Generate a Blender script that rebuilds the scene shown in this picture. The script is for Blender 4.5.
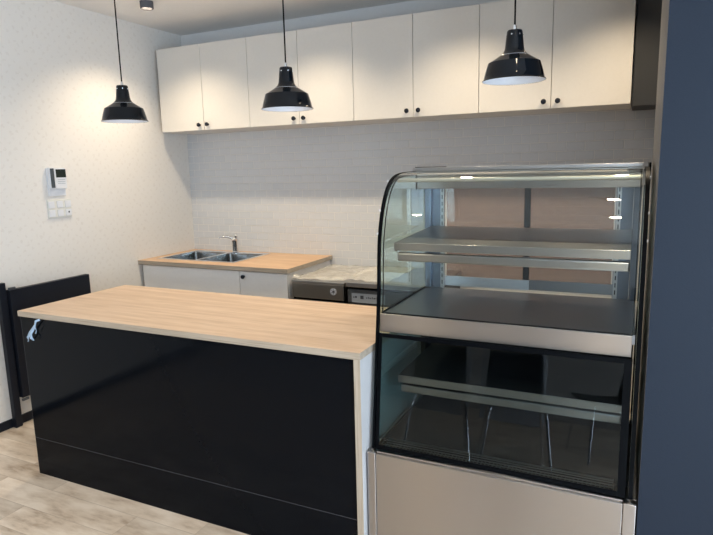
import bpy, bmesh, math, random
from mathutils import Vector, Matrix
random.seed(7)
for o in list(bpy.data.objects): bpy.data.objects.remove(o)
sc = bpy.context.scene
COL = sc.collection
PI = math.pi

# ------------------------------------------------------------ camera
cam = bpy.data.cameras.new('camera'); camo = bpy.data.objects.new('camera', cam); COL.objects.link(camo)
cam.sensor_width = 36.0; cam.sensor_fit = 'HORIZONTAL'; cam.lens = 582.97/713*36.0
cam.clip_start = 0.05
Rr = Vector((0.90461696, 0.42556701, -0.02368282)); Ru = Vector((-0.05035693, 0.16188688, 0.98552363)); Rf = Vector((-0.42324028, 0.89032879, -0.16787587))
M = Matrix((Rr, Ru, -Rf)).transposed().to_4x4(); M.translation = Vector((3.51428624, -4.04496421, 1.57597387))
camo.matrix_world = M
sc.camera = camo

# ------------------------------------------------------------ world, exposure, large lights
sc.view_settings.view_transform = 'Standard'; sc.view_settings.look = 'None'
sc.view_settings.gamma = 1.0; sc.view_settings.use_curve_mapping = False
sc.view_settings.exposure = 0.25
sc.cycles.max_bounces = 10; sc.cycles.transparent_max_bounces = 24; sc.cycles.sample_clamp_indirect = 6.0
W = bpy.data.worlds.new('daylight'); sc.world = W; W.use_nodes = True
bg = W.node_tree.nodes['Background']; bg.inputs[0].default_value = (0.72, 0.84, 1.0, 1); bg.inputs[1].default_value = 1.2

def light(name, kind, loc, rot=(0, 0, 0), energy=10, color=(1, 1, 1), **kw):
    l = bpy.data.lights.new(name, kind); l.energy = energy; l.color = color
    for k, v in kw.items(): setattr(l, k, v)
    o = bpy.data.objects.new(name, l); o.location = loc; o.rotation_euler = rot; COL.objects.link(o); return o
DAY = (0.72, 0.855, 1.0)
light('daylight_window', 'AREA', (5.78, -4.35, 1.20), (PI/2, 0, PI/2), 155, DAY, shape='RECTANGLE', size=2.9, size_y=2.1)
light('daylight_window', 'AREA', (4.70, -6.68, 1.20), (PI/2, 0, 0), 72, DAY, shape='RECTANGLE', size=1.5, size_y=2.1)
WARM = (1.0, 0.81, 0.57)
DOWN_E = 51.0
DOWN = [(0.50, -0.88), (1.53, -0.88), (2.56, -0.88), (3.45, -0.88),
        (0.80, -3.55), (2.09, -3.55), (3.42, -3.55), (4.6, -3.55), (3.42, -2.62), (3.06, -1.62)]

# ------------------------------------------------------------ materials
def newmat(name):
    m = bpy.data.materials.new(name); m.use_nodes = True
    return m, m.node_tree, m.node_tree.nodes['Principled BSDF']
def plain(name, col, rough=0.5, metal=0.0, spec=0.5, coat=0.0, bump=0.0, bscale=60):
    m, nt, b = newmat(name)
    b.inputs['Roughness'].default_value = rough; b.inputs['Metallic'].default_value = metal
    b.inputs['Specular IOR Level'].default_value = spec; b.inputs['Coat Weight'].default_value = coat
    N, L = nt.nodes, nt.links
    tc = N.new('ShaderNodeTexCoord'); nz = N.new('ShaderNodeTexNoise'); nz.inputs['Scale'].default_value = bscale
    L.new(tc.outputs['Object'], nz.inputs['Vector'])
    mx = N.new('ShaderNodeMixRGB'); mx.inputs[1].default_value = (*[c*0.97 for c in col], 1); mx.inputs[2].default_value = (*[min(1, c*1.03) for c in col], 1)
    L.new(nz.outputs[0], mx.inputs[0]); L.new(mx.outputs[0], b.inputs['Base Color'])
    if bump:
        bp = N.new('ShaderNodeBump'); bp.inputs['Strength'].default_value = bump; bp.inputs['Distance'].default_value = 0.002
        L.new(nz.outputs[0], bp.inputs['Height']); L.new(bp.outputs[0], b.inputs['Normal'])
    return m
def glass(name, tint, k=1.7, rough=0.0):
    m = bpy.data.materials.new(name); m.use_nodes = True; nt = m.node_tree; N, L = nt.nodes, nt.links
    N.clear(); out = N.new('ShaderNodeOutputMaterial')
    tr = N.new('ShaderNodeBsdfTransparent'); tr.inputs[0].default_value = (*tint, 1)
    gl = N.new('ShaderNodeBsdfGlossy'); gl.inputs['Roughness'].default_value = rough; gl.inputs[0].default_value = (.96, 1, 1, 1)
    fr = N.new('ShaderNodeFresnel'); fr.inputs[0].default_value = 1.5
    ge = N.new('ShaderNodeNewGeometry'); su = N.new('ShaderNodeMath'); su.operation = 'SUBTRACT'; su.inputs[0].default_value = 1
    L.new(ge.outputs['Backfacing'], su.inputs[1])
    mu = N.new('ShaderNodeMath'); mu.operation = 'MULTIPLY'; L.new(fr.outputs[0], mu.inputs[0]); L.new(su.outputs[0], mu.inputs[1])
    m2 = N.new('ShaderNodeMath'); m2.operation = 'MULTIPLY'; m2.use_clamp = True; m2.inputs[1].default_value = k; L.new(mu.outputs[0], m2.inputs[0])
    mx = N.new('ShaderNodeMixShader'); L.new(m2.outputs[0], mx.inputs[0]); L.new(tr.outputs[0], mx.inputs[1]); L.new(gl.outputs[0], mx.inputs[2])
    L.new(mx.outputs[0], out.inputs[0]); return m
def steel(name, col, rough=0.3, aniso=0.7, brush=(2, 300, 300), bump=0.05):
    m, nt, b = newmat(name); N, L = nt.nodes, nt.links
    b.inputs['Metallic'].default_value = 1; b.inputs['Anisotropic'].default_value = aniso; b.inputs['Anisotropic Rotation'].default_value = 0.25
    tc = N.new('ShaderNodeTexCoord'); mp = N.new('ShaderNodeMapping'); mp.inputs['Scale'].default_value = brush
    nz = N.new('ShaderNodeTexNoise'); nz.inputs['Scale'].default_value = 1; nz.inputs['Detail'].default_value = 3
    L.new(tc.outputs['Object'], mp.inputs[0]); L.new(mp.outputs[0], nz.inputs['Vector'])
    mr = N.new('ShaderNodeMapRange'); mr.inputs[3].default_value = rough*0.96; mr.inputs[4].default_value = rough*1.04
    L.new(nz.outputs[0], mr.inputs[0]); L.new(mr.outputs[0], b.inputs['Roughness'])
    mx = N.new('ShaderNodeMixRGB'); mx.inputs[1].default_value = (*[c*0.985 for c in col], 1); mx.inputs[2].default_value = (*[min(1, c*1.015) for c in col], 1)
    L.new(nz.outputs[0], mx.inputs[0]); L.new(mx.outputs[0], b.inputs['Base Color'])
    tg = N.new('ShaderNodeTangent'); tg.direction_type = 'RADIAL'; tg.axis = 'Z'; L.new(tg.outputs[0], b.inputs['Tangent'])
    return m
def wood(name, c1, c2, c3, rough=0.42, axis=0):
    m, nt, b = newmat(name); N, L = nt.nodes, nt.links
    b.inputs['Roughness'].default_value = rough; b.inputs['Specular IOR Level'].default_value = 0.4
    tc = N.new('ShaderNodeTexCoord')
    def nz(s, d, sc_):
        mp = N.new('ShaderNodeMapping')
        mp.inputs['Scale'].default_value = s if axis == 0 else (s[1], s[0], s[2]) if axis == 1 else (s[1], s[2], s[0])
        n = N.new('ShaderNodeTexNoise'); n.inputs['Scale'].default_value = sc_; n.inputs['Detail'].default_value = d
        L.new(tc.outputs['Object'], mp.inputs[0]); L.new(mp.outputs[0], n.inputs['Vector']); return n
    a = nz((0.9, 14, 14), 4, 1.6); g = nz((2.5, 90, 90), 3, 2.0)
    r = N.new('ShaderNodeValToRGB'); e = r.color_ramp.elements; e[0].position = 0.34; e[0].color = (*c1, 1); e[1].position = 0.66; e[1].color = (*c2, 1)
    L.new(a.outputs[0], r.inputs[0])
    mx = N.new('ShaderNodeMixRGB'); mx.inputs[2].default_value = (*c3, 1)
    mr = N.new('ShaderNodeMapRange'); mr.inputs[1].default_value = 0.5; mr.inputs[2].default_value = 0.75; mr.inputs[4].default_value = 0.95
    L.new(g.outputs[0], mr.inputs[0]); L.new(mr.outputs[0], mx.inputs[0]); L.new(r.outputs[0], mx.inputs[1]); L.new(mx.outputs[0], b.inputs['Base Color'])
    return m

def wallpaper_mat():
    m, nt, b = newmat('wallpaper'); N, L = nt.nodes, nt.links
    b.inputs['Roughness'].default_value = 0.85; b.inputs['Specular IOR Level'].default_value = 0.2
    tc = N.new('ShaderNodeTexCoord'); sp = N.new('ShaderNodeSeparateXYZ'); L.new(tc.outputs['Object'], sp.inputs[0])
    cb = N.new('ShaderNodeCombineXYZ'); L.new(sp.outputs[1], cb.inputs[0]); L.new(sp.outputs[2], cb.inputs[1])
    # small leaf sprigs scattered on a regular grid: stretched, turned voronoi cells
    vo = N.new('ShaderNodeTexVoronoi'); vo.voronoi_dimensions = '2D'; vo.inputs['Scale'].default_value = 21; vo.inputs['Randomness'].default_value = 0.45
    mp = N.new('ShaderNodeMapping'); mp.inputs['Rotation'].default_value = (0, 0, 0.78)
    L.new(cb.outputs[0], mp.inputs[0])
    nz = N.new('ShaderNodeTexNoise'); nz.inputs['Scale'].default_value = 38; L.new(cb.outputs[0], nz.inputs['Vector'])
    ad = N.new('ShaderNodeVectorMath'); ad.operation = 'MULTIPLY_ADD'; ad.inputs[1].default_value = (.05, .05, .05)
    L.new(nz.outputs['Color'], ad.inputs[0]); L.new(mp.outputs[0], ad.inputs[2]); L.new(ad.outputs[0], vo.inputs['Vector'])
    r = N.new('ShaderNodeValToRGB'); e = r.color_ramp.elements; e[0].position = 0.10; e[0].color = (1, 1, 1, 1); e[1].position = 0.24; e[1].color = (0, 0, 0, 1)
    L.new(vo.outputs['Distance'], r.inputs[0])
    n2 = N.new('ShaderNodeTexNoise'); n2.inputs['Scale'].default_value = 9; L.new(cb.outputs[0], n2.inputs['Vector'])
    mu = N.new('ShaderNodeMath'); mu.operation = 'MULTIPLY'; L.new(r.outputs[0], mu.inputs[0]); L.new(n2.outputs[0], mu.inputs[1])
    mx = N.new('ShaderNodeMixRGB'); mx.inputs[1].default_value = (0.76, 0.735, 0.70, 1); mx.inputs[2].default_value = (0.68, 0.645, 0.605, 1)
    L.new(mu.outputs[0], mx.inputs[0]); L.new(mx.outputs[0], b.inputs['Base Color'])
    return m
def tile_mat():
    m, nt, b = newmat('subway_tiles'); N, L = nt.nodes, nt.links
    b.inputs['Roughness'].default_value = 0.22
    tc = N.new('ShaderNodeTexCoord'); sp = N.new('ShaderNodeSeparateXYZ'); L.new(tc.outputs['Object'], sp.inputs[0])
    cb = N.new('ShaderNodeCombineXYZ'); L.new(sp.outputs[0], cb.inputs[0]); L.new(sp.outputs[2], cb.inputs[1])
    bk = N.new('ShaderNodeTexBrick'); bk.offset = 0.5
    bk.inputs['Scale'].default_value = 1; bk.inputs['Brick Width'].default_value = 0.113; bk.inputs['Row Height'].default_value = 0.059
    bk.inputs['Mortar Size'].default_value = 0.0024; bk.inputs['Mortar Smooth'].default_value = 0.6; bk.inputs['Bias'].default_value = 0
    bk.inputs['Color1'].default_value = (0.605, 0.625, 0.655, 1); bk.inputs['Color2'].default_value = (0.625, 0.64, 0.665, 1); bk.inputs['Mortar'].default_value = (0.80, 0.79, 0.77, 1)
    L.new(cb.outputs[0], bk.inputs['Vector']); L.new(bk.outputs['Color'], b.inputs['Base Color'])
    bp = N.new('ShaderNodeBump'); bp.invert = True; bp.inputs['Strength'].default_value = 0.6; bp.inputs['Distance'].default_value = 0.004
    L.new(bk.outputs['Fac'], bp.inputs['Height']); L.new(bp.outputs[0], b.inputs['Normal'])
    return m
def floor_mat():
    m, nt, b = newmat('floor_planks'); N, L = nt.nodes, nt.links
    b.inputs['Roughness'].default_value = 0.33; b.inputs['Specular IOR Level'].default_value = 0.45
    tc = N.new('ShaderNodeTexCoord')
    bk = N.new('ShaderNodeTexBrick'); bk.offset = 0.37; bk.inputs['Scale'].default_value = 1; bk.inputs['Brick Width'].default_value = 0.92; bk.inputs['Row Height'].default_value = 0.15
    bk.inputs['Mortar Size'].default_value = 0.0012; bk.inputs['Color1'].default_value = (0, 0, 0, 1); bk.inputs['Color2'].default_value = (1, 1, 1, 1); bk.inputs['Mortar'].default_value = (0.3, .3, .3, 1)
    L.new(tc.outputs['Object'], bk.inputs['Vector'])
    mp = N.new('ShaderNodeMapping'); mp.inputs['Scale'].default_value = (2.0, 6.5, 1); L.new(tc.outputs['Object'], mp.inputs[0])
    off = N.new('ShaderNodeVectorMath'); off.operation = 'MULTIPLY_ADD'; off.inputs[1].default_value = (7, 7, 7); L.new(bk.outputs['Color'], off.inputs[0]); L.new(mp.outputs[0], off.inputs[2])
    n = N.new('ShaderNodeTexNoise'); n.inputs['Scale'].default_value = 2.0; n.inputs['Detail'].default_value = 8; n.inputs['Roughness'].default_value = 0.62; L.new(off.outputs[0], n.inputs['Vector'])
    r = N.new('ShaderNodeValToRGB'); e = r.color_ramp.elements; e[0].position = 0.32; e[0].color = (0.36, 0.28, 0.21, 1); e[1].position = 0.62; e[1].color = (0.72, 0.64, 0.55, 1)
    q = r.color_ramp.elements.new(0.46); q.color = (0.59, 0.50, 0.41, 1)
    L.new(n.outputs[0], r.inputs[0])
    mx = N.new('ShaderNodeMixRGB'); mx.blend_type = 'MULTIPLY'; mx.inputs[0].default_value = 0.22; L.new(r.outputs[0], mx.inputs[1]); L.new(bk.outputs['Color'], mx.inputs[2])
    dk = N.new('ShaderNodeMixRGB'); dk.inputs[2].default_value = (0.22, .17, .13, 1); L.new(mx.outputs[0], dk.inputs[1])
    mu = N.new('ShaderNodeMath'); mu.operation = 'MULTIPLY'; mu.inputs[1].default_value = 0.5; L.new(bk.outputs['Fac'], mu.inputs[0]); L.new(mu.outputs[0], dk.inputs[0])
    L.new(dk.outputs[0], b.inputs['Base Color'])
    return m

WALLPAPER = wallpaper_mat(); TILE = tile_mat(); FLOOR = floor_mat()
PLASTER = plain('painted_plaster', (0.78, 0.78, 0.78), 0.9, spec=0.2, bump=0.1)
CEIL = plain('ceiling_paint', (0.84, 0.83, 0.82), 0.9, spec=0.2, bump=0.1)
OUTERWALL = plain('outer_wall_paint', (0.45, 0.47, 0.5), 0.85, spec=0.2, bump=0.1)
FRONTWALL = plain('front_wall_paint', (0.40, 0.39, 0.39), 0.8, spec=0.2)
BLUE = plain('dark_blue_paint', (0.0125, 0.0195, 0.033), 0.5, spec=0.18, bump=0.15, bscale=220)
REVEAL = plain('grey_trim_paint', (0.15, 0.145, 0.145), 0.6)
WHITE = plain('cabinet_white', (0.67, 0.65, 0.615), 0.38)
COOLWHITE = plain('base_cabinet_white', (0.80, 0.80, 0.80), 0.38)
PALE = plain('pale_laminate', (0.46, 0.47, 0.49), 0.4)
CHARCOAL = plain('charcoal_laminate', (0.030, 0.032, 0.035), 0.5)
BLACKGLOSS = plain('black_gloss_laminate', (0.0025, 0.0037, 0.0060), 0.10, spec=0.085)
BLACKSATIN = plain('black_satin', (0.008, 0.011, 0.019), 0.4, spec=0.25)
ENAMEL = plain('black_enamel', (0.003, 0.005, 0.008), 0.06, spec=0.3)
BAFFLE = plain('lamp_baffle', (0.10, 0.10, 0.115), 0.7, spec=0.2)
WHITEENAMEL = plain('white_enamel', (0.80, 0.84, 0.92), 0.3)
BLACKRUB = plain('black_rubber', (0.0015, 0.002, 0.003), 0.4, spec=0.06)
DARKPANEL = plain('dark_inner_panel', (0.012, 0.014, 0.016), 0.6, spec=0.3)
OAK = wood('light_oak_laminate', (0.51, 0.365, 0.255), (0.62, 0.475, 0.355), (0.38, 0.27, 0.18))
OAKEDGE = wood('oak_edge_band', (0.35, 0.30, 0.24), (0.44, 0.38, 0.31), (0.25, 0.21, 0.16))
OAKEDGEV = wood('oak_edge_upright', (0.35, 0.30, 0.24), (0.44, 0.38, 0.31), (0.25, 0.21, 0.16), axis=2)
OAK2 = wood('sink_worktop_oak', (0.56, 0.36, 0.21), (0.68, 0.47, 0.30), (0.45, 0.28, 0.16))
STEEL = steel('brushed_steel', (0.44, 0.42, 0.41), 0.32, 0.98)
STEELD = steel('dark_shelf_steel', (0.30, 0.30, 0.31), 0.36, 0.3)
STEELB = steel('blue_tinted_steel', (0.17, 0.20, 0.25), 0.3, 0.3)
STEELU = steel('undercounter_steel', (0.30, 0.285, 0.265), 0.36, 0.4)
STEELT = steel('steel_top', (0.50, 0.50, 0.50), 0.32, 0.4)
STEELL = steel('light_rail_steel', (0.75, 0.78, 0.82), 0.4, 0.2)
CHROME = plain('chrome', (0.78, 0.80, 0.84), 0.15, metal=1)
SINKM = plain('sink_steel', (0.26, 0.27, 0.27), 0.22, metal=1)
ALU = plain('aluminium_rail', (0.80, 0.77, 0.68), 0.32, metal=0.85)
GLASS = glass('clear_glass', (0.92, 0.945, 0.94), 1.3)
SIDEGLASS = glass('side_glass', (0.80, 0.88, 0.86))
LOWGLASS = glass('lower_front_glass', (0.72, 0.77, 0.78), 1.0)
BROWNREFL = glass('brown_reflection_glass', (0.71, 0.615, 0.58), 1.8)  # brown reflection on the rear doors, put into the glass tint
WINGLASS = glass('window_glass', (0.97, 0.98, 0.98), 1.5)
LCD = plain('intercom_screen', (0.015, 0.022, 0.018), 0.2)
PLASTW = plain('white_plastic', (0.72, 0.74, 0.78), 0.4)
PLASTC = plain('cream_plastic', (0.70, 0.70, 0.66), 0.4)
STRIPED = plain('dark_slot_plastic', (0.06, 0.075, 0.09), 0.3)
STICKER = plain('sticker_pale', (0.55, 0.58, 0.66), 0.4)
PRINTDK = plain('printed_dark', (0.04, 0.045, 0.055), 0.5)
LABEL = plain('grey_label_strip', (0.36, 0.40, 0.45), 0.45)
WRAP = None
def film_mat(name, alpha, col):
    m, nt, b = newmat(name); b.inputs['Base Color'].default_value = (*col, 1); b.inputs['Roughness'].default_value = 0.16
    b.inputs['Alpha'].default_value = alpha
    N, L = nt.nodes, nt.links; tc = N.new('ShaderNodeTexCoord'); n = N.new('ShaderNodeTexNoise'); n.inputs['Scale'].default_value = 22; n.inputs['Detail'].default_value = 4
    L.new(tc.outputs['Object'], n.inputs['Vector']); bp = N.new('ShaderNodeBump'); bp.inputs['Strength'].default_value = 0.6; bp.inputs['Distance'].default_value = 0.02
    L.new(n.outputs[0], bp.inputs['Height']); L.new(bp.outputs[0], b.inputs['Normal']); return m
WRAP = film_mat('clear_plastic_film', 0.26, (0.86, 0.84, 0.78))
WRAPB = film_mat('blue_white_plastic', 0.92, (0.42, 0.58, 0.80))
WRAPC = film_mat('plastic_bag_film', 0.45, (0.50, 0.56, 0.66))
def emis(name, col, s):
    m = bpy.data.materials.new(name); m.use_nodes = True; N = m.node_tree.nodes; N.clear()
    e = N.new('ShaderNodeEmission'); e.inputs[0].default_value = (*col, 1); e.inputs[1].default_value = s
    o = N.new('ShaderNodeOutputMaterial'); m.node_tree.links.new(e.outputs[0], o.inputs[0]); return m
LAMPGLOW = emis('downlight_lens', WARM, 45)

# ------------------------------------------------------------ mesh helpers
class MB:
    def __init__(s): s.bm = bmesh.new(); s.smooth = []
    def box(s, x0, x1, y0, y1, z0, z1, mi=0, bev=0.0):
        vs = [s.bm.verts.new(p) for p in ((x0, y0, z0), (x1, y0, z0), (x1, y1, z0), (x0, y1, z0), (x0, y0, z1), (x1, y0, z1), (x1, y1, z1), (x0, y1, z1))]
        fs = [s.bm.faces.new([vs[i] for i in q]) for q in ((3, 2, 1, 0), (4, 5, 6, 7), (0, 1, 5, 4), (1, 2, 6, 5), (2, 3, 7, 6), (3, 0, 4, 7))]
        for f in fs: f.material_index = mi
        if bev:
            es = list({e for f in fs for e in f.edges})
            bmesh.ops.bevel(s.bm, geom=es, offset=bev, segments=2, profile=0.5, affect='EDGES')
        return s
    def tube(s, pts, r, n=10, mi=0, close=True):
        pts = [Vector(p) for p in pts]; rings = []; up = None
        for i, p in enumerate(pts):
            t = (pts[min(i+1, len(pts)-1)] - pts[max(i-1, 0)]).normalized()
            if up is None: up = Vector((0, 0, 1)) if abs(t.z) < 0.9 else Vector((1, 0, 0))
            a = t.cross(up).normalized(); b = t.cross(a).normalized(); up = b.cross(t) if False else up
            rr = r[i] if isinstance(r, (list, tuple)) else r
            rings.append([s.bm.verts.new(p + (a*math.cos(2*PI*k/n) + b*math.sin(2*PI*k/n))*rr) for k in range(n)])
        for i in range(len(rings)-1):
            for k in range(n):
                f = s.bm.faces.new([rings[i][k], rings[i][(k+1) % n], rings[i+1][(k+1) % n], rings[i+1][k]]); f.smooth = True; f.material_index = mi
        if close:
            for rg in (rings[0], rings[-1]):
                f = s.bm.faces.new(rg); f.material_index = mi
        return s
    def lathe(s, prof, c=(0, 0, 0), n=40, mi=0, axis='z', sm=True):
        c = Vector(c); rings = []
        def P(r, h, a):
            if axis == 'z': return c + Vector((r*math.cos(a), r*math.sin(a), h))
            if axis == 'y': return c + Vector((r*math.cos(a), -h, r*math.sin(a)))
            return c + Vector((h, r*math.cos(a), r*math.sin(a)))
        for r, h in prof:
            rings.append([s.bm.verts.new(P(0, h, 0))] if r < 1e-6 else [s.bm.verts.new(P(r, h, 2*PI*k/n)) for k in range(n)])
        for A, B in zip(rings, rings[1:]):
            for k in range(n):
                a0, a1 = A[k % len(A)], A[(k+1) % len(A)]; b0, b1 = B[k % len(B)], B[(k+1) % len(B)]
                q = []
                for v in (a0, a1, b1, b0):
                    if v not in q: q.append(v)
                if len(q) > 2: f = s.bm.faces.new(q); f.smooth = sm; f.material_index = mi
        return s
    def prism(s, yz, x0, x1, mi=0, smooth=False):      # closed (y,z) outline extruded along x
        a = [s.bm.verts.new((x0, y, z)) for y, z in yz]; b = [s.bm.verts.new((x1, y, z)) for y, z in yz]; n = len(yz)
        s.bm.faces.new(a).material_index = mi; s.bm.faces.new(b[::-1]).material_index = mi
        for k in range(n):
            f = s.bm.faces.new([a[k], b[k], b[(k+1) % n], a[(k+1) % n]]); f.material_index = mi; f.smooth = smooth
        return s
    def grid(s, fn, nu, nv, thick=0.0):
        V = [[s.bm.verts.new(fn(i/nu, j/nv)) for j in range(nv+1)] for i in range(nu+1)]
        for i in range(nu):
            for j in range(nv):
                f = s.bm.faces.new([V[i][j], V[i+1][j], V[i+1][j+1], V[i][j+1]]); f.smooth = True
        return s
    def build(s, name, mats, parent=None, loc=None, recalc=True):
        if recalc: bmesh.ops.recalc_face_normals(s.bm, faces=s.bm.faces[:])
        s.bm.normal_update()
        for e in s.bm.edges:
            if len(e.link_faces) == 2 and e.calc_face_angle(0) > 0.6: e.smooth = False
        off = None
        if loc is not None:
            off = Vector(loc); bmesh.ops.translate(s.bm, verts=s.bm.verts[:], vec=-off)
        me = bpy.data.meshes.new(name); s.bm.to_mesh(me); s.bm.free()
        for m in (mats if isinstance(mats, (list, tuple)) else [mats]): me.materials.append(m)
        o = bpy.data.objects.new(name, me); COL.objects.link(o)
        if off is not None: o.location = off
        if parent is not None: o.parent = parent
        return o
def bx(name, mat, x0, x1, y0, y1, z0, z1, parent=None, bev=0.0):
    p = parent.location if parent is not None else Vector((0, 0, 0))
    q = parent
    while q is not None and q.parent is not None: q = q.parent; p = p + q.location
    return MB().box(x0-p.x, x1-p.x, y0-p.y, y1-p.y, z0-p.z, z1-p.z, bev=bev).build(name, mat, parent)
def thing(name, label, cat, loc=(0, 0, 0), group=None, rotz=0):
    o = bpy.data.objects.new(name, None); o.empty_display_size = 0.1; COL.objects.link(o)
    o.location = loc; o.rotation_euler = (0, 0, rotz); o['label'] = label; o['category'] = cat
    if group: o['group'] = group
    return o
def tag(o, label, cat, group=None):
    o['label'] = label; o['category'] = cat
    if group: o['group'] = group
    return o
def struct(o): o['kind'] = 'structure'; return o
def copy_tree(o, parent=None):
    c = o.copy(); COL.objects.link(c)
    if parent is not None: c.parent = parent
    for ch in list(o.children): copy_tree(ch, c)
    return c
def sbx(name, mat, *a): return struct(bx(name, mat, *a))

# ------------------------------------------------------------ setting
H = 2.7086; X1 = 5.6; Y0 = -6.5
sbx('floor', FLOOR, -0.1, X1+0.1, Y0-0.1, 0.11, -0.1, 0)
sbx('ceiling', CEIL, -0.1, X1+0.1, Y0-0.1, 0.11, H, H+0.1)
sbx('wall_left', WALLPAPER, -0.1, 0, Y0-0.1, 0.11, 0, H)
wb = sbx('wall_back', PLASTER, 0, X1, 0.01, 0.11, 0, H)
tl = bx('tiled_splashback', TILE, 0.0, X1, 0, 0.01, 0.30, 2.15, wb)
m = MB(); oy0, oy1 = -5.85, -2.85
m.box(X1, X1+0.1, Y0-0.1, 0.11, 0, 0.10); m.box(X1, X1+0.1, Y0-0.1, 0.11, 2.3, H)
m.box(X1, X1+0.1, Y0-0.1, oy0, 0.10, 2.3); m.box(X1, X1+0.1, oy1, 0.11, 0.10, 2.3)
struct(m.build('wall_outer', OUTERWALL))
w = MB(); tt = 0.05
w.box(X1+0.02, X1+0.07, oy0, oy1, 0.10, 0.15); w.box(X1+0.02, X1+0.07, oy0, oy1, 2.25, 2.3)
for c in (oy0, (oy0+oy1)/2-tt/2, oy1-tt): w.box(X1+0.02, X1+0.07, c, c+tt, 0.15, 2.25)
wo = struct(w.build('window_2', BLACKSATIN))
bx('window_pane', WINGLASS, X1+0.043, X1+0.049, oy0+0.05, oy1-0.05, 0.15, 2.25, wo)
m = MB()
wz0, wz1 = 0.10, 2.3; wins = [(3.9, 5.45)]
m.box(0, X1, Y0-0.1, Y0, 0, wz0); m.box(0, X1, Y0-0.1, Y0, wz1, H)
for a, b in ((0, 3.9), (5.45, X1)): m.box(a, b, Y0-0.1, Y0, wz0, wz1)
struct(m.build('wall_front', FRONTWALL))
for i, (a, b) in enumerate(wins):
    w = MB(); t = 0.05
    w.box(a, b, Y0-0.07, Y0-0.02, wz0, wz0+t); w.box(a, b, Y0-0.07, Y0-0.02, wz1-t, wz1)
    for c in (a, (a+b)/2-t/2, b-t): w.box(c, c+t, Y0-0.07, Y0-0.02, wz0+t, wz1-t)
    wo = struct(w.build('window_%d' % (i+1), BLACKSATIN))
    bx('window_pane', WINGLASS, a+t, b-t, Y0-0.05, Y0-0.044, wz0+t, wz1-t, wo)
sbx('baseboard_left', BLACKSATIN, 0, 0.012, Y0, -0.66, 0, 0.055)
# thick dark blue partition with a grey return, standing beside the display case
m = MB(); m.box(3.578, X1, -2.12, -1.36, 0, H)
m.bm.faces.ensure_lookup_table()
pw = m.build('wall_right', [BLUE, REVEAL]); struct(pw)
for f in pw.data.polygons:
    if f.normal.x < -0.9: f.material_index = 1

# ------------------------------------------------------------ ceiling downlights
def downlight(x, y, lab):
    t = thing('downlight', lab, 'light', (x, y, H), 'recessed ceiling downlights')
    MB().lathe([(0.034, -0.001), (0.036, -0.044), (0.040, -0.046), (0.043, -0.044), (0.044, 0.0)], n=28).build('trim_ring', BAFFLE, t)
    MB().lathe([(0.0, -0.0015), (0.033, -0.0015), (0.033, 0.0)], n=24).build('lens', LAMPGLOW, t)
    l = bpy.data.lights.new('downlight_beam', 'SPOT'); l.energy = DOWN_E if y > -1 else DOWN_E*1.08 if y < -3 else DOWN_E*0.15; l.color = WARM; l.spot_size = math.radians(124); l.spot_blend = 0.95; l.shadow_soft_size = 0.035
    o = bpy.data.objects.new('downlight_beam', l); o.location = (0, 0, -0.052); o.parent = t; COL.objects.link(o)
DLAB = ['small round ceiling downlight nearest the left wall, in front of the cabinets', 'small round ceiling downlight above the second white wall cabinet', 'small round ceiling downlight above the third white wall cabinet', 'small round ceiling downlight above the charcoal cabinet end',
        'small round ceiling downlight near the left wall over the open floor', 'small round ceiling downlight over the two black chairs, mirrored left in the glass', 'small round ceiling downlight before the partition, lower right spot in the glass', 'small round ceiling downlight near the side windows',
        'small round ceiling downlight just before the case, upper right spot in the glass', 'small round ceiling downlight directly over the display case']
for i, (x, y) in enumerate(DOWN): downlight(x, y, DLAB[i])

# ------------------------------------------------------------ wall cabinets
def knob(x, y, z, parent, r=0.0155):
    p = parent; off = Vector((0, 0, 0))
    while p is not None: off += p.location; p = p.parent
    c = Vector((x, y, z)) - off
    return MB().lathe([(0.0, 0.0), (r*0.55, 0.0), (r*0.45, 0.010), (r*0.8, 0.014), (r, 0.019), (r*0.9, 0.025), (r*0.5, 0.028), (0, 0.0285)], c, 20, axis='y').build('knob', BLACKSATIN, parent)
CX0, CW, ZB, ZT, YF = 0.0725, 0.42544, 1.8936, 2.5275, -0.37
desc = ['white two-door wall cabinet next to the wallpapered wall', 'white two-door wall cabinet behind the middle pendant lamp',
        'white two-door wall cabinet between the middle and right pendants', 'white two-door wall cabinet behind the right pendant, beside the blue partition']
for i in range(4):
    a = CX0 + 2*i*CW; b = a + 2*CW
    t = thing('wall_cabinet', desc[i], 'cabinet', (a, 0, ZB), 'white wall cabinets over the splashback')
    bx('carcass', WHITE, a+0.001, b-0.001, YF+0.019, -0.0005, ZB, ZT, t)
    for k in range(2):
        d0 = a + k*CW + 0.0016; d1 = a + (k+1)*CW - 0.0016
        d = bx('door', WHITE, d0, d1, YF, YF+0.018, ZB+0.001, ZT-0.001, t, bev=0.001)
        kx = d1-0.038 if k == 0 else d0+0.038
        knob(kx, YF, 1.934, d)
t = tag(bx('dark_wall_cabinet', CHARCOAL, 3.482, 4.30, -0.33, -0.0005, 1.882, 2.60, None, 0.002), 'charcoal wall cabinet at the right end of the white cabinets', 'cabinet')

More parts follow.
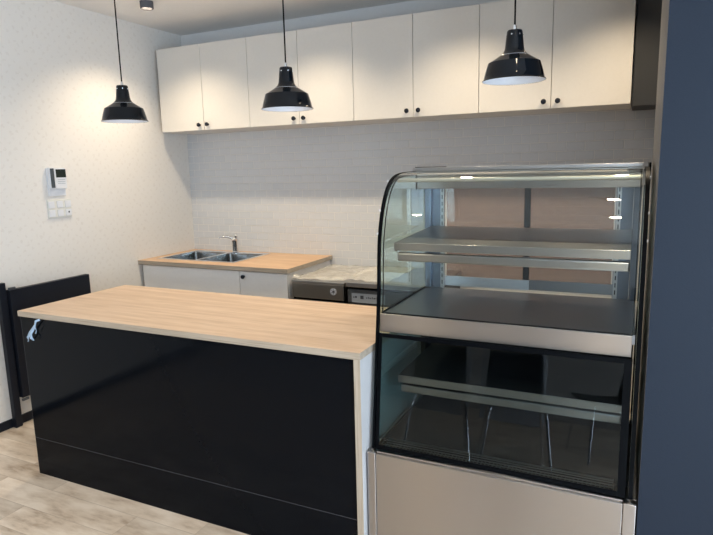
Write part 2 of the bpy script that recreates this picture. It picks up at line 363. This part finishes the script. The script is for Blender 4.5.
# ------------------------------------------------------------ sink run
D = 0.6727; LX = 1.3828
t = thing('base_cabinet', 'white base cabinet under the sink worktop with black knob', 'cabinet', (0.03, 0, 0))
for (a, b, c, d) in ((0.03, 0.048, -0.635, -0.02), (1.35, 1.368, -0.635, -0.02), (0.952, 0.97, -0.635, -0.02)): bx('side_board', COOLWHITE, a, b, c, d, 0.10, 0.868, t)
bx('back_board', COOLWHITE, 0.03, 1.368, -0.019, -0.008, 0.10, 0.868, t); bx('bottom_board', COOLWHITE, 0.0485, 1.3495, -0.635, -0.02, 0.10, 0.118, t)
bx('plinth', COOLWHITE, 0.03, 1.368, -0.57, -0.05, 0.0, 0.098, t)
bx('front_panel', COOLWHITE, 0.032, 0.961, -0.655, -0.636, 0.11, 0.862, t, 0.001)
d = bx('door', COOLWHITE, 0.965, 1.366, -0.655, -0.636, 0.11, 0.862, t, 0.001)
knob(1.003, -0.655, 0.825, d)
# worktop with sink cut-out
SX0, SX1, SY0, SY1 = 0.10, 0.84, -0.555, -0.07
m = MB(); z0, z1 = 0.869, 0.90
m.box(0.002, SX0, -D, -0.001, z0, z1); m.box(SX1, LX, -D, -0.001, z0, z1)
m.box(SX0, SX1, -D, SY0, z0, z1); m.box(SX0, SX1, SY1, -0.001, z0, z1)
bmesh.ops.remove_doubles(m.bm, verts=m.bm.verts[:], dist=1e-5)
wt = tag(m.build('worktop', [OAK2, OAKEDGE]), 'light oak worktop around the double sink against the tiled wall', 'worktop')
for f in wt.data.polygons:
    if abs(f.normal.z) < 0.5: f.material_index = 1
# double sink
t = thing('sink', 'stainless steel double bowl sink set in the oak worktop', 'sink', (0.47, -0.31, 0.90))
def bowl(a, b, c, d, zt, zb, r=0.0):
    m = MB(); th = 0.002; ins = 0.018
    o = [(a, c), (b, c), (b, d), (a, d)]
    top = [m.bm.verts.new((x, y, zt)) for x, y in o]
    i = [(a+ins, c+ins), (b-ins, c+ins), (b-ins, d-ins), (a+ins, d-ins)]
    bot = [m.bm.verts.new((x, y, zb)) for x, y in i]
    for k in range(4): m.bm.faces.new([top[k], top[(k+1) % 4], bot[(k+1) % 4], bot[k]])
    m.bm.faces.new(bot)
    es = [e for e in m.bm.edges if not all(v in top for v in e.verts)]
    bmesh.ops.bevel(m.bm, geom=es, offset=0.028, segments=4, profile=0.5, affect='EDGES')
    for f in m.bm.faces: f.smooth = True
    cx, cy = (a+b)/2, (c+d)/2
    m.lathe([(0.045, zb+0.002), (0.04, zb+0.005), (0.02, zb+0.003), (0.0, zb+0.003)], (cx, cy, 0), 20)
    return m
for a, b in ((SX0+0.02-0.47, 0.455-0.47), (0.485-0.47, SX1-0.02-0.47)):
    bowl(a, b, SY0+0.02+0.31, SY1-0.065+0.31, 0.0, -0.17).build('bowl', SINKM, t, recalc=False)
m = MB(); e = 0.007; zc = 0.0012
xs = (SX0-e-0.47, SX0+0.02-0.47, 0.455-0.47, 0.485-0.47, SX1-0.02-0.47, SX1+e-0.47); ya, yb, yc, yd = SY0-e+0.31, SY0+0.02+0.31, SY1-0.065+0.31, SY1+e+0.31
m.box(xs[0], xs[5], ya, yb, 0.0003, 0.0035); m.box(xs[0], xs[5], yc, yd, 0.0003, 0.0035)
for k in (0, 2, 4): m.box(xs[k], xs[k+1], yb, yc, 0.0003, 0.0035)
m.build('rim', CHROME, t)
t = thing('tap', 'chrome mixer tap standing behind the double sink', 'tap', (0.525, -0.105, 0.9035))
MB().lathe([(0, 0), (0.032, 0), (0.032, 0.008), (0.025, 0.012), (0.024, 0.085), (0.027, 0.095), (0.027, 0.115), (0.019, 0.126), (0, 0.128)], n=24).build('body', CHROME, t)
MB().tube([(-0.010, 0, 0.105), (-0.030, -0.012, 0.124), (-0.058, -0.030, 0.1345), (-0.100, -0.058, 0.137), (-0.112, -0.066, 0.128)], [.010, .0095, .0085, .008, .008], 12).build('spout', CHROME, t)
MB().tube([(0.004, 0.0, 0.120), (0.016, -0.004, 0.136), (0.026, -0.02, 0.150)], [.012, .013, .008], 12).build('lever', CHROME, t)

# ------------------------------------------------------------ undercounter appliances
t = thing('undercounter_chiller', 'brushed steel undercounter unit with round sticker beside the oak worktop', 'appliance', (1.40, 0, 0))
bx('cabinet_body', STEELU, 1.402, 1.806, -0.63, -0.02, 0.10, 0.808, t)
bx('lid', STEELT, 1.40, 1.808, -0.655, -0.012, 0.809, 0.826, t, 0.003)
bx('drawer_front', STEELU, 1.404, 1.804, -0.655, -0.632, 0.705, 0.807, t, 0.003)
bx('seal', BLACKRUB, 1.404, 1.804, -0.640, -0.631, 0.690, 0.7045, t)
bx('door', STEELU, 1.404, 1.804, -0.655, -0.632, 0.115, 0.689, t, 0.003)
MB().lathe([(0, 0), (0.0235, 0), (0.0235, 0.0015), (0, 0.0015)], (1.727-1.40, -0.6552, 0.763), 28, axis='y').build('round_sticker', STICKER, t)
m = MB()
for k in range(3):
    a = PI/6 + k*PI/3; dx, dz = math.cos(a)*0.019, math.sin(a)*0.019; nx, nz_ = -math.sin(a)*0.0018, math.cos(a)*0.0018
    cx, cz = 1.727-1.40, 0.763; y = -0.6572
    v = [m.bm.verts.new((cx+sx*dx+sg*nx, y, cz+sx*dz+sg*nz_)) for sx, sg in ((-1, -1), (1, -1), (1, 1), (-1, 1))]
    f = m.bm.faces.new(v); bmesh.ops.solidify(m.bm, geom=[f], thickness=0.0004)
m.build('sticker_print', STRIPED, t)
for x in (1.44, 1.77):
    for y in (-0.58, -0.08): MB().lathe([(0, 0), (.02, 0), (.014, .03), (.012, .1), (0, .1)], (x-1.40, y, 0), 14).build('foot', BLACKRUB, t)
t = thing('undercounter_dishwasher', 'steel topped undercounter machine with grey label strip left of the display case', 'appliance', (1.825, 0, 0))
bx('cabinet_body', CHARCOAL, 1.83, 2.42, -0.625, -0.02, 0.10, 0.787, t)
bx('steel_top', STEELT, 1.822, 2.43, -0.66, -0.012, 0.805, 0.836, t, 0.003)
bx('top_gap', BLACKRUB, 1.832, 2.42, -0.63, -0.02, 0.788, 0.8045, t)
bx('fascia', plain('fascia_grey', (0.07, 0.075, 0.08), 0.35), 1.832, 2.418, -0.652, -0.626, 0.70, 0.786, t, 0.002)
bx('door', CHARCOAL, 1.832, 2.418, -0.652, -0.626, 0.115, 0.694, t, 0.003)
lb = bx('label_strip', LABEL, 1.862, 2.10, -0.6535, -0.6525, 0.702, 0.764, t)
y0_, y1_ = -0.6545, -0.6537; ox = 1.825
MB().box(1.925-ox, 1.948-ox, y0_, y1_, 0.728, 0.750).build('printed_symbol', PRINTDK, t)
for k, (a, w) in enumerate(((1.873, .009), (1.886, .014), (1.966, .008), (1.98, .006), (1.991, .010), (2.008, .006), (2.02, .014), (2.04, .008))):
    MB().box(a-ox, a+w-ox, y0_, y1_, 0.733, 0.741 + 0.004*(k % 2)).build('printed_mark', PRINTDK, t)
for x in (1.87, 2.38):
    for y in (-0.58, -0.08): MB().lathe([(0, 0), (.02, 0), (.014, .03), (.012, .1), (0, .1)], (x-1.825, y, 0), 14).build('foot', BLACKRUB, t)
def hsh(i, j): return math.sin(i*12.9898 + j*78.233)*43758.5453 % 1.0
def sn(x, y):
    i, j = math.floor(x), math.floor(y); fx, fy = x-i, y-j; fx = fx*fx*(3-2*fx); fy = fy*fy*(3-2*fy)
    return (hsh(i, j)*(1-fx)+hsh(i+1, j)*fx)*(1-fy) + (hsh(i, j+1)*(1-fx)+hsh(i+1, j+1)*fx)*fy
def crumple(u, v):
    x = 1.405 + u*0.70; y = -0.653 + v*0.60
    ridge = 1-abs(2*sn(x*9+3, y*9)-1); fine = sn(x*30, y*26)
    c = math.exp(-((x-1.86)/0.17)**2 - ((y+0.40)/0.22)**2)
    h = 0.002 + 0.009*fine*(0.2+ridge) + c*(0.006+0.040*ridge*sn(x*14, y*6)+0.012*fine)
    if x < 1.80: h += 0.016*math.exp(-((v-0.05)/0.035)**2)*(0.35+sn(x*22, 3.3))
    h += 0.007*max(0, 1-abs(2*sn(x*13+y*17, y*5-x*3)-1)*4)
    base = 0.827 if x < 1.812 else 0.827+min(1, (x-1.812)/0.02)*0.0105
    return (x, y, base + h)
m = MB().grid(crumple, 110, 90); o = m.build('plastic_film', WRAP)
sm_ = o.modifiers.new('thickness', 'SOLIDIFY'); sm_.thickness = 0.0006; sm_.offset = 1
tag(o, 'crumpled clear plastic film lying over the two steel undercounter units', 'plastic film')

# ------------------------------------------------------------ island counter
IX0, IX1, IY0, IY1 = 0.701, 2.628, -2.170, -1.465
t = thing('island_counter', 'long island counter with light oak top and black gloss front', 'counter', (IX0, IY0, 0))
def wtop(name, a, b, c, d, z0, z1, par):
    p = par.location
    o = MB().box(a-p.x, b-p.x, c-p.y, d-p.y, z0, z1, bev=0.0012).build(name, [OAK, OAKEDGE], par)
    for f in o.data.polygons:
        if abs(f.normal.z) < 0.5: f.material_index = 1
    return o
wtop('counter_top', IX0, IX1, IY0, IY1, 0.872, 0.900, t)
bx('front_panel', BLACKGLOSS, 0.700, 2.5995, -2.155, -2.138, 0.2065, 0.8715, t)
bx('kick_panel', BLACKGLOSS, 0.700, 2.5995, -2.155, -2.138, 0.0, 0.2045, t)
o = MB().box(2.600-IX0, 2.627-IX0, -2.168-IY0, -1.48-IY0, 0, 0.8715).build('end_panel', [OAKEDGEV, PALE], t)
for f in o.data.polygons:
    if abs(f.normal.x) > 0.5: f.material_index = 1
o = bx('end_panel', REVEAL, 0.6990, 0.6996, -2.155, -1.48, 0, 0.8715, t)
bx('end_panel', BLACKSATIN, 0.700, 0.718, -2.137, -1.48, 0, 0.8715, t)
bx('divider', PALE, 1.64, 1.66, -2.137, -1.50, 0.1, 0.8715, t)
bx('shelf', PALE, 0.7185, 1.6395, -2.137, -1.52, 0.45, 0.468, t); bx('shelf', PALE, 1.6605, 2.5995, -2.137, -1.52, 0.45, 0.468, t)
bx('bottom_board', PALE, 0.7185, 2.5995, -2.137, -1.50, 0.08, 0.098, t)
bx('seam_trim', BAFFLE, 0.700, 2.5995, -2.1546, -2.139, 0.2046, 0.2064, t)
# strip of blue-white plastic hanging under the front left corner
m = MB()
pth = [((0.868, 0.869), .010), ((0.850, 0.862), .009), ((0.830, 0.842), .010), ((0.812, 0.822), .014), ((0.800, 0.806), .020), ((0.795, 0.794), .019)]
def strip(pts, y):
    L_, R_ = [], []
    pts = [((0.868+(x-0.868)*1.12, 0.8695+(z-0.8695)*1.18), w*1.1) for (x, z), w in pts]
    for i, ((x, z), w) in enumerate(pts):
        j = min(i+1, len(pts)-1); k = max(i-1, 0); dx = pts[j][0][0]-pts[k][0][0]; dz = pts[j][0][1]-pts[k][0][1]; l = math.hypot(dx, dz)
        nx, nz_ = -dz/l, dx/l; yy = y - 0.006*math.sin(i*1.7)
        L_.append(m.bm.verts.new((x+nx*w/2, yy, z+nz_*w/2))); R_.append(m.bm.verts.new((x-nx*w/2, yy-0.005*(i % 2), z-nz_*w/2)))
    for i in range(len(pts)-1): m.bm.faces.new([L_[i], R_[i], R_[i+1], L_[i+1]]).smooth = True
strip(pth, -2.172)
strip([((0.797, 0.800), .014), ((0.785, 0.785), .010), ((0.776, 0.770), .007), ((0.770, 0.762), .004)], -2.174)
strip([((0.800, 0.798), .013), ((0.808, 0.785), .014), ((0.812, 0.772), .010)], -2.174)
strip([((0.838, 0.853), .005), ((0.842, 0.835), .004), ((0.838, 0.818), .004), ((0.828, 0.803), .003)], -2.174)
o = m.build('plastic_strip', WRAPB); s_ = o.modifiers.new('thickness', 'SOLIDIFY'); s_.thickness = 0.0015
tag(o, 'torn blue-white plastic strip hanging at the island counter corner', 'plastic strip')

# ------------------------------------------------------------ gate at the left wall
t = thing('swing_gate', 'low black swing gate folded open against the wallpapered wall', 'gate', (0.0, -1.86, 0))
bx('post', BLACKSATIN, 0.013, 0.048, -1.832, -1.788, 0.0, 0.932, t, 0.002)
bx('gate_panel', BLACKSATIN, 0.030, 0.066, -1.778, -1.190, 0.185, 0.884, t, 0.002)
for z in (0.19, 0.885):
    hn = bx('hinge', STEELB, 0.067, 0.078, -1.790, -1.745, z-0.022 if z < .5 else z+0.0005, z-0.006 if z < .5 else z+0.018, t, 0.002)

# ------------------------------------------------------------ intercom and switches on the left wall
t = thing('intercom', 'white wall intercom handset with small dark screen', 'intercom', (0, -1.32, 1.49))
bx('back_plate', PLASTW, 0.0, 0.012, -1.392, -1.262, 1.44, 1.625, t, 0.003)
bx('handset', PLASTW, 0.0125, 0.034, -1.392, -1.350, 1.49, 1.628, t, 0.004)
bx('dark_stripe', STRIPED, 0.0345, 0.036, -1.386, -1.358, 1.495, 1.622, t)
bx('monitor', PLASTW, 0.0125, 0.030, -1.346, -1.262, 1.487, 1.622, t, 0.003)
bx('screen', LCD, 0.0303, 0.032, -1.341, -1.266, 1.562, 1.616, t)
m = MB()
for k in range(3): m.box(0.0303, 0.0312, -1.332+1.32, -1.275+1.32, 1.546-k*0.013-1.49, 1.549-k*0.013-1.49)
m.build('speaker_slots', LABEL, t)
t = thing('switch_plate', 'cream wall switch plate with six rockers below the intercom', 'switch', (0, -1.32, 1.355))
bx('plate', PLASTC, 0.0, 0.009, -1.410, -1.230, 1.294, 1.416, t, 0.002)
for r in range(2):
    for c in range(3):
        yy = -1.383 + c*0.063; zz = 1.325 + r*0.058
        bx('rocker', PLASTW, 0.0093, 0.0125, yy-0.022, yy+0.022, zz-0.022, zz+0.022, t, 0.0008)
bx('indicator', PRINTDK, 0.0128, 0.0134, -1.261, -1.251, 1.322, 1.334, t)

# ------------------------------------------------------------ pendant lamps
def pendant(x, y, zr, lab, first=None):
    if first is not None:
        c = copy_tree(first); c.location = (x, y, zr); c['label'] = lab; return c
    t = thing('pendant_lamp', lab, 'lamp', (x, y, zr), 'black pendant lamps over the counter')
    prof = [(0.111, 0.0), (0.1125, 0.002), (0.108, 0.006), (0.104, 0.022), (0.0985, 0.042), (0.0920, 0.0625), (0.070, 0.0755), (0.050, 0.088), (0.040, 0.097), (0.0350, 0.106), (0.0330, 0.115), (0.0300, 0.145), (0.0275, 0.169), (0.025, 0.173), (0.0, 0.174)]
    MB().lathe(prof, n=56).build('shade', ENAMEL, t, recalc=False)
    inner = [(0.1105, 0.0005), (0.106, 0.006), (0.102, 0.022), (0.0965, 0.042), (0.0905, 0.059), (0.086, 0.064), (0.07, 0.075), (0.053, 0.086), (0.040, 0.095), (0.03, 0.105), (0.0, 0.107)]
    MB().lathe(inner, n=56).build('shade_lining', WHITEENAMEL, t, recalc=False)
    MB().lathe([(0, 0.104), (0.016, 0.104), (0.018, 0.085), (0.014, 0.08), (0.025, 0.06), (0.029, 0.045), (0.024, 0.028), (0.012, 0.02), (0, 0.018)], n=24).build('bulb', WHITEENAMEL, t)
    MB().lathe([(0, 0.172), (0.007, 0.172), (0.007, 0.186), (0.0045, 0.192), (0, 0.192)], n=14).build('cord_grip', CHROME, t)
    for k in range(6):
        a = k*PI/3 + 0.35; s = Vector((math.cos(a), math.sin(a), 0))
        MB().tube([s*0.0255 + Vector((0, 0, .157)), s*0.030 + Vector((0, 0, .157))], 0.0028, 10).build('rivet', CHROME, t)
    MB().tube([(0, 0, .19), (0, 0, H-zr-0.025)], 0.0032, 8).build('cord', BLACKRUB, t)
    MB().lathe([(0, H-zr-0.0005), (0.045, H-zr-0.0005), (0.045, H-zr-0.018), (0.03, H-zr-0.028), (0, H-zr-0.03)], n=28).build('ceiling_rose', ENAMEL, t)
    return t
PZ = 1.834
p0 = pendant(1.193, -1.82, PZ, 'black pendant lamp hanging nearest the wallpapered left wall')
pendant(2.145, -1.82, PZ, 'black pendant lamp hanging between the two others over the island', p0)
# the third hangs a little higher
p3 = pendant(3.103, -1.82, PZ+0.039, 'black pendant lamp hanging above the glass display case', p0)
p3s = None
for ch in list(p3.children):
    if ch.name.startswith('cord') and 'grip' not in ch.name:
        ch.data = ch.data.copy()
        for v in ch.data.vertices:
            if v.co.z > 0.3: v.co.z -= 0.039
    if ch.name.startswith('ceiling_rose'):
        ch.location.z -= 0.039

# ------------------------------------------------------------ curved glass display case
K0, K1 = 2.634, 3.573            # outer sides
G0, G1 = 2.648, 3.553            # glazed part
YB = -1.455
t = thing('display_case', 'stainless steel refrigerated cake display case with curved glass front', 'display case', (K0, YB, 0))
ox, oy = K0, YB
ZBASE = 0.497
# base
bx('front_panel', STEEL, K0+0.036, K1-0.040, -2.138, -2.120, 0.05, ZBASE-0.004, t, 0.002)
bx('corner_post', STEEL, K0, K0+0.0345, -2.140, -2.105, 0.0, ZBASE, t, 0.003)
bx('corner_post', STEEL, K1-0.0385, K1, -2.140, -2.105, 0.0, ZBASE, t, 0.003)
bx('side_panel', STEEL, K0, K0+0.012, -2.104, YB, 0.03, ZBASE, t)
bx('side_panel', STEEL, K1-0.012, K1, -2.104, YB, 0.03, ZBASE, t)
bx('rear_panel', STEEL, K0+0.013, K1-0.013, YB-0.012, YB, 0.03, ZBASE, t)
bx('base_tray', DARKPANEL, K0+0.013, K1-0.013, -2.104, YB-0.013, ZBASE-0.06, ZBASE-0.012, t)
bx('front_sill', STEEL, K0+0.036, K1-0.040, -2.126, -2.100, ZBASE-0.0035, ZBASE+0.003, t, 0.001)
# profile of the curved glass
def profile():
    P = [(-2.112, 0.502), (-2.046, 1.02)]
    ctrl = [(-2.046, 1.02), (-2.035, 1.12), (-2.030, 1.22), (-2.018, 1.32), (-1.985, 1.42), (-1.935, 1.495), (-1.868, 1.537), (-1.78, 1.552), (-1.66, 1.5555), (-1.600, 1.556)]
    out = [P[0], (-2.09, 0.675), (-2.068, 0.848)]
    n = len(ctrl)
    for i in range(n-1):
        p0_, p1_, p2_, p3_ = ctrl[max(i-1, 0)], ctrl[i], ctrl[i+1], ctrl[min(i+2, n-1)]
        for s in range(4):
            u = s/4
            out.append(tuple(0.5*((2*p1_[k]) + (-p0_[k]+p2_[k])*u + (2*p0_[k]-5*p1_[k]+4*p2_[k]-p3_[k])*u*u + (-p0_[k]+3*p1_[k]-3*p2_[k]+p3_[k])*u**3) for k in (0, 1)))
    out.append(ctrl[-1]); return out
PR = profile()
def offset(P, d):       # towards inside (+y / down)
    o = []
    for i, p in enumerate(P):
        a, b = P[max(i-1, 0)], P[min(i+1, len(P)-1)]; dy, dz = b[0]-a[0], b[1]-a[1]; l = math.hypot(dy, dz)
        o.append((p[0] + dz/l*d, p[1] - dy/l*d))
    return o
def sheet(P, d0, d1, x0, x1, name, mat, smooth=True, mi=0):
    A = offset(P, d0); B = offset(P, d1); loop = A + B[::-1]
    m = MB(); loop = [(y-oy, z) for y, z in loop]
    n = len(loop); a = [m.bm.verts.new((x0-ox, y, z)) for y, z in loop]; b = [m.bm.verts.new((x1-ox, y, z)) for y, z in loop]
    h = len(A)
    for i in range(h-1):
        m.bm.faces.new([a[i], a[i+1], a[n-2-i], a[n-1-i]]); m.bm.faces.new([b[i], b[i+1], b[n-2-i], b[n-1-i]])
    for k in range(n):
        f = m.bm.faces.new([a[k], b[k], b[(k+1) % n], a[(k+1) % n]]); f.smooth = smooth and k not in (h-1, n-1)
    return m.build(name, mat, t)
iu = next(i for i, p in enumerate(PR) if p[1] >= 1.025)
UP = [(-2.0455, 1.027)] + PR[iu:]
LO = [p for p in PR if p[1] < 0.94] + [(-2.0548, 0.9515)]
sheet(UP, 0.0, 0.006, G0+0.012, G1-0.012, 'curved_glass', GLASS)
for xa in (G0+0.0165, G1-0.0195): sheet(UP, 0.0065, 0.0105, xa, xa+0.003, 'glass_edge_seal', BLACKRUB)
sheet(LO, 0.0, 0.006, G0+0.010, G1-0.014, 'lower_front_glass', LOWGLASS)
# black printed border of the lower glass
sheet(LO, -0.0025, -0.0004, G0+0.010, G0+0.024, 'glass_border', BLACKRUB)
sheet(LO, -0.0025, -0.0004, G1-0.038, G1-0.014, 'glass_border', BLACKRUB)
def seg(za, zb):
    f = lambda z: -2.112 + (z-0.502)*(0.066/0.518); return [(f(za), za), (f(zb), zb)]
sheet(seg(0.502, 0.519), -0.0025, -0.0004, G0+0.0245, G1-0.0385, 'glass_border', BLACKRUB, False)
sheet(seg(0.936, 0.951), -0.0025, -0.0004, G0+0.0245, G1-0.0385, 'glass_border', BLACKRUB, False)
# side glass and arched side frames
for s, xa in ((0, G0), (1, G1-0.006)):
    side = offset(PR, 0.018); loop = side + [(YB-0.03, 1.55), (YB-0.03, 0.502)]
    m = MB(); m.prism([(y-oy, z) for y, z in loop], xa-ox, xa+0.006-ox); m.build('side_glass', SIDEGLASS, t)
    xf = G0-0.004 if s == 0 else G1-0.005
    sheet(PR, -0.001, 0.0175, xf, xf+(0.0085 if s == 0 else 0.0135), 'arched_side_frame', BLACKRUB)
    sheet([p for p in PR if p[1] < 1.03], 0.018, 0.028, xf, xf+0.004 if s == 0 else xf+0.0115, 'lower_side_trim', STEELB, False)
for xc in (G0-0.0045, G1+0.009):
    for (yy, zz) in ((-1.91, 1.524), (-1.992, 1.415), (-2.02, 1.33)):
        MB().lathe([(0, -0.0018), (0.0045, -0.0018), (0.0045, 0.0018), (0, 0.0018)], (xc-ox, yy-oy, zz), 12, axis='x').build('frame_clip', PLASTW, t)
# middle deck
bx('deck_front', STEEL, G0+0.0075, G1-0.018, -2.040, -2.020, 0.953, 1.024, t, 0.0015)
bx('deck', STEELD, G0+0.0075, G1-0.010, -2.0195, YB-0.02, 0.99, 1.021, t)
bx('deck_seal', BLACKRUB, G0+0.0125, G1-0.018, -2.036, -2.028, 1.0245, 1.0275, t)
bx('deck_seal', BLACKRUB, G0+0.0075, G0+0.012, -2.0195, YB-0.02, 1.0215, 1.026, t)
# shelves with light bars under their front edges
def shelf(z, yf, x0, x1, rise, top):
    m = MB(); yb = YB-0.035
    v = [(x0-ox, yf-oy, z-0.004), (x1-ox, yf-oy, z-0.004), (x1-ox, yb-oy, z+rise-0.004), (x0-ox, yb-oy, z+rise-0.004), (x0-ox, yf-oy, z), (x1-ox, yf-oy, z), (x1-ox, yb-oy, z+rise), (x0-ox, yb-oy, z+rise)]
    vs = [m.bm.verts.new(p) for p in v]
    for q in ((3, 2, 1, 0), (4, 5, 6, 7), (0, 1, 5, 4), (1, 2, 6, 5), (2, 3, 7, 6), (3, 0, 4, 7)): m.bm.faces.new([vs[i] for i in q])
    s = m.build('shelf', top, t)
    bx('shelf_lip', STEEL, x0, x1, yf-0.006, yf-0.0005, z-0.029, z+0.001, s, 0.0015)
    bx('shelf_lip', STEEL, x0, x0+0.004, yf, yb, z-0.034, z-0.005, s)
    bx('light_bar', STEEL, x0+0.008, x1, yf+0.002, yf+0.030, z-0.072, z-0.039, s, 0.006)
    for xx in (x0+0.005, x1-0.02): bx('bracket', STEELB, xx, xx+0.006, yf+0.035, yb, z-0.038, z-0.006, s)
    return s
shelf(1.288, -1.955, 2.686, 3.517, 0.02, STEELD)
shelf(0.757, -1.965, 2.700, 3.517, 0.01, DARKPANEL)
# header canopy, top rail, gasket
bx('header_canopy', STEEL, G0+0.0075, G1-0.012, -1.598, YB-0.002, 1.480, 1.553, t, 0.003)
bx('canopy_cap', STEELT, G0+0.002, G1-0.010, -1.640, YB, 1.5575, 1.5715, t, 0.001)
m = MB(); m.box(G0+0.002-ox, G0+0.0068-ox, -1.606-oy, -1.598-oy, 1.478, 1.556); m.box(G0+0.002-ox, G0+0.14-ox, -1.6075-oy, -1.5995-oy, 1.572, 1.575); m.build('gasket', BLACKRUB, t)
MB().tube([(G0+0.014-ox, -1.850-oy, 1.524), (G1-0.014-ox, -1.850-oy, 1.524)], 0.0075, 14).build('top_rail', ALU, t)
bx('corner_cap', BLACKRUB, G1+0.0088, G1+0.016, -1.62, -1.46, 1.49, 1.572, t, 0.002)
# rear uprights, slotted rails and sliding doors
ya, yb = YB-0.045, YB-0.010
bx('rear_upright', STEELB, G0+0.0075, G0+0.036, ya, yb, 1.0215, 1.486, t, 0.003)
bx('rear_upright', STEELB, G1-0.036, G1-0.0085, ya, yb, 1.0215, 1.486, t, 0.003)
bx('rear_upright', DARKPANEL, G0+0.0075, G0+0.03, ya, yb, ZBASE, 0.989, t); bx('rear_upright', DARKPANEL, G1-0.03, G1-0.0085, ya, yb, ZBASE, 0.989, t)
for side, (x0, x1) in enumerate(((G0+0.037, G0+0.094), (G1-0.098, G1-0.037))):
    bx('rear_filler', STEELB, x0, x1, yb-0.012, yb-0.004, 1.0215, 1.486, t)
    xr = x1-0.016 if side == 0 else x0+0.002
    r_ = bx('slotted_rail', STEELT, xr, xr+0.016, yb-0.020, yb-0.0125, 1.0215, 1.486, t)
    m = MB(); p_ = Vector((K0, YB, 0))
    for k in range(15): m.box(xr+0.006-p_.x, xr+0.010-p_.x, yb-0.0210-p_.y, yb-0.0204-p_.y, 1.04+k*0.030, 1.058+k*0.030)
    m.build('rail_slots', BLACKRUB, r_)
xm = 3.105
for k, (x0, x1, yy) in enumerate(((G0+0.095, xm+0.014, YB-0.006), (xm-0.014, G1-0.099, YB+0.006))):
    d = bx('sliding_door', BROWNREFL, x0+0.006, x1-0.006, yy-0.002, yy+0.003, 1.075, 1.486, t)
    bx('door_bottom_rail', STEELL if k == 0 else STEELD, x0, x1, yy-0.004, yy+0.005, 1.030, 1.0745, d)
    bx('door_stile', DARKPANEL, (x1-0.024) if k == 0 else x0, x1 if k == 0 else x0+0.024, yy-0.0045, yy+0.0045, 1.0755, 1.486, d)
bx('lower_back_panel', DARKPANEL, G0+0.0075, G1-0.0085, YB-0.009, YB-0.003, ZBASE, 0.989, t)
# louvred air grille at the bottom front of the chamber
m = MB()
for k in range(5): m.box(G0+0.03-ox, G1-0.05-ox, -2.085+k*0.012-oy, -2.081+k*0.012-oy, ZBASE-0.006+k*0.003, ZBASE-0.002+k*0.003)
for k in range(60):
    x = G0+0.03 + k*(G1-G0-0.08)/59; m.box(x-0.001-ox, x+0.001-ox, -2.085-oy, -2.033-oy, ZBASE-0.010, ZBASE-0.0045)
m.build('air_grille', STEELT, t)
bx('grille_edge', STEELT, G0+0.03, G1-0.05, -2.022, -2.018, ZBASE+0.006, ZBASE+0.012, t)
bx('chamber_floor', DARKPANEL, G0+0.0075, G1-0.0085, -2.0175, YB-0.012, ZBASE-0.008, ZBASE+0.004, t)

# ------------------------------------------------------------ chairs standing opposite the case (seen mirrored in its glass)
def chair_proto(x, y, rz, lab):
    t = thing('cafe_chair', lab, 'chair', (x, y, 0), 'black cafe chairs mirrored in the case glass', rz)
    def backf(u, v):
        a = (u-0.5)*2; w = 0.205*(1-0.06*v)
        x_ = a*w; z_ = 0.47 + v*0.37 - 0.035*abs(a)**4*v; y_ = -0.20 - 0.07*v + 0.035*a*a
        return (x_, y_, z_)
    o = MB().grid(backf, 14, 10).build('backrest', BLACKSATIN, t); s = o.modifiers.new('t', 'SOLIDIFY'); s.thickness = 0.014
    def seatf(u, v):
        a = (u-0.5)*2; return (a*0.225*(1-0.06*v*v), 0.22-v*0.43, 0.462 + 0.012*a*a - 0.012*math.exp(-((v-0.5)/0.3)**2) + 0.02*max(0, v-0.85)/0.15)
    o = MB().grid(seatf, 14, 12).build('seat', BLACKSATIN, t); s = o.modifiers.new('t', 'SOLIDIFY'); s.thickness = 0.016
    for sx in (-1, 1):
        MB().tube([(sx*0.17, 0.17, 0.44), (sx*0.185, 0.185, 0.42), (sx*0.235, 0.225, 0.0)], 0.0115, 12).build('leg', CHROME, t)
        MB().tube([(sx*0.17, -0.14, 0.44), (sx*0.185, -0.155, 0.42), (sx*0.235, -0.26, 0.0)], 0.0095, 12).build('leg', CHROME, t)
        MB().tube([(sx*0.17, 0.17, 0.44), (sx*0.17, -0.14, 0.44)], 0.009, 10).build('seat_rail', CHROME, t)
    def bagf(u, v):
        a = (u-0.5)*2; return (a*(0.235+0.01*sn(v*9, a*3)), -0.31 - 0.02*sn(u*8, v*8) - 0.02*v, 0.88 - v*0.62 - 0.03*sn(u*5, 2))
    o = MB().grid(bagf, 20, 20).build('plastic_cover', WRAPC, t); s = o.modifiers.new('t', 'SOLIDIFY'); s.thickness = 0.001
    return t
c0 = chair_proto(2.28, -4.24, -0.30, 'black chair with chrome legs, left one mirrored in the case glass')
for (x, y, rz, lab) in ((2.84, -4.24, -0.24, 'black chair with chrome legs, middle one mirrored in the case glass'), (3.42, -5.05, 1.15, 'black chair turned sideways, right one mirrored in the case glass')):
    c = copy_tree(c0); c.location = (x, y, 0); c.rotation_euler = (0, 0, rz); c['label'] = lab
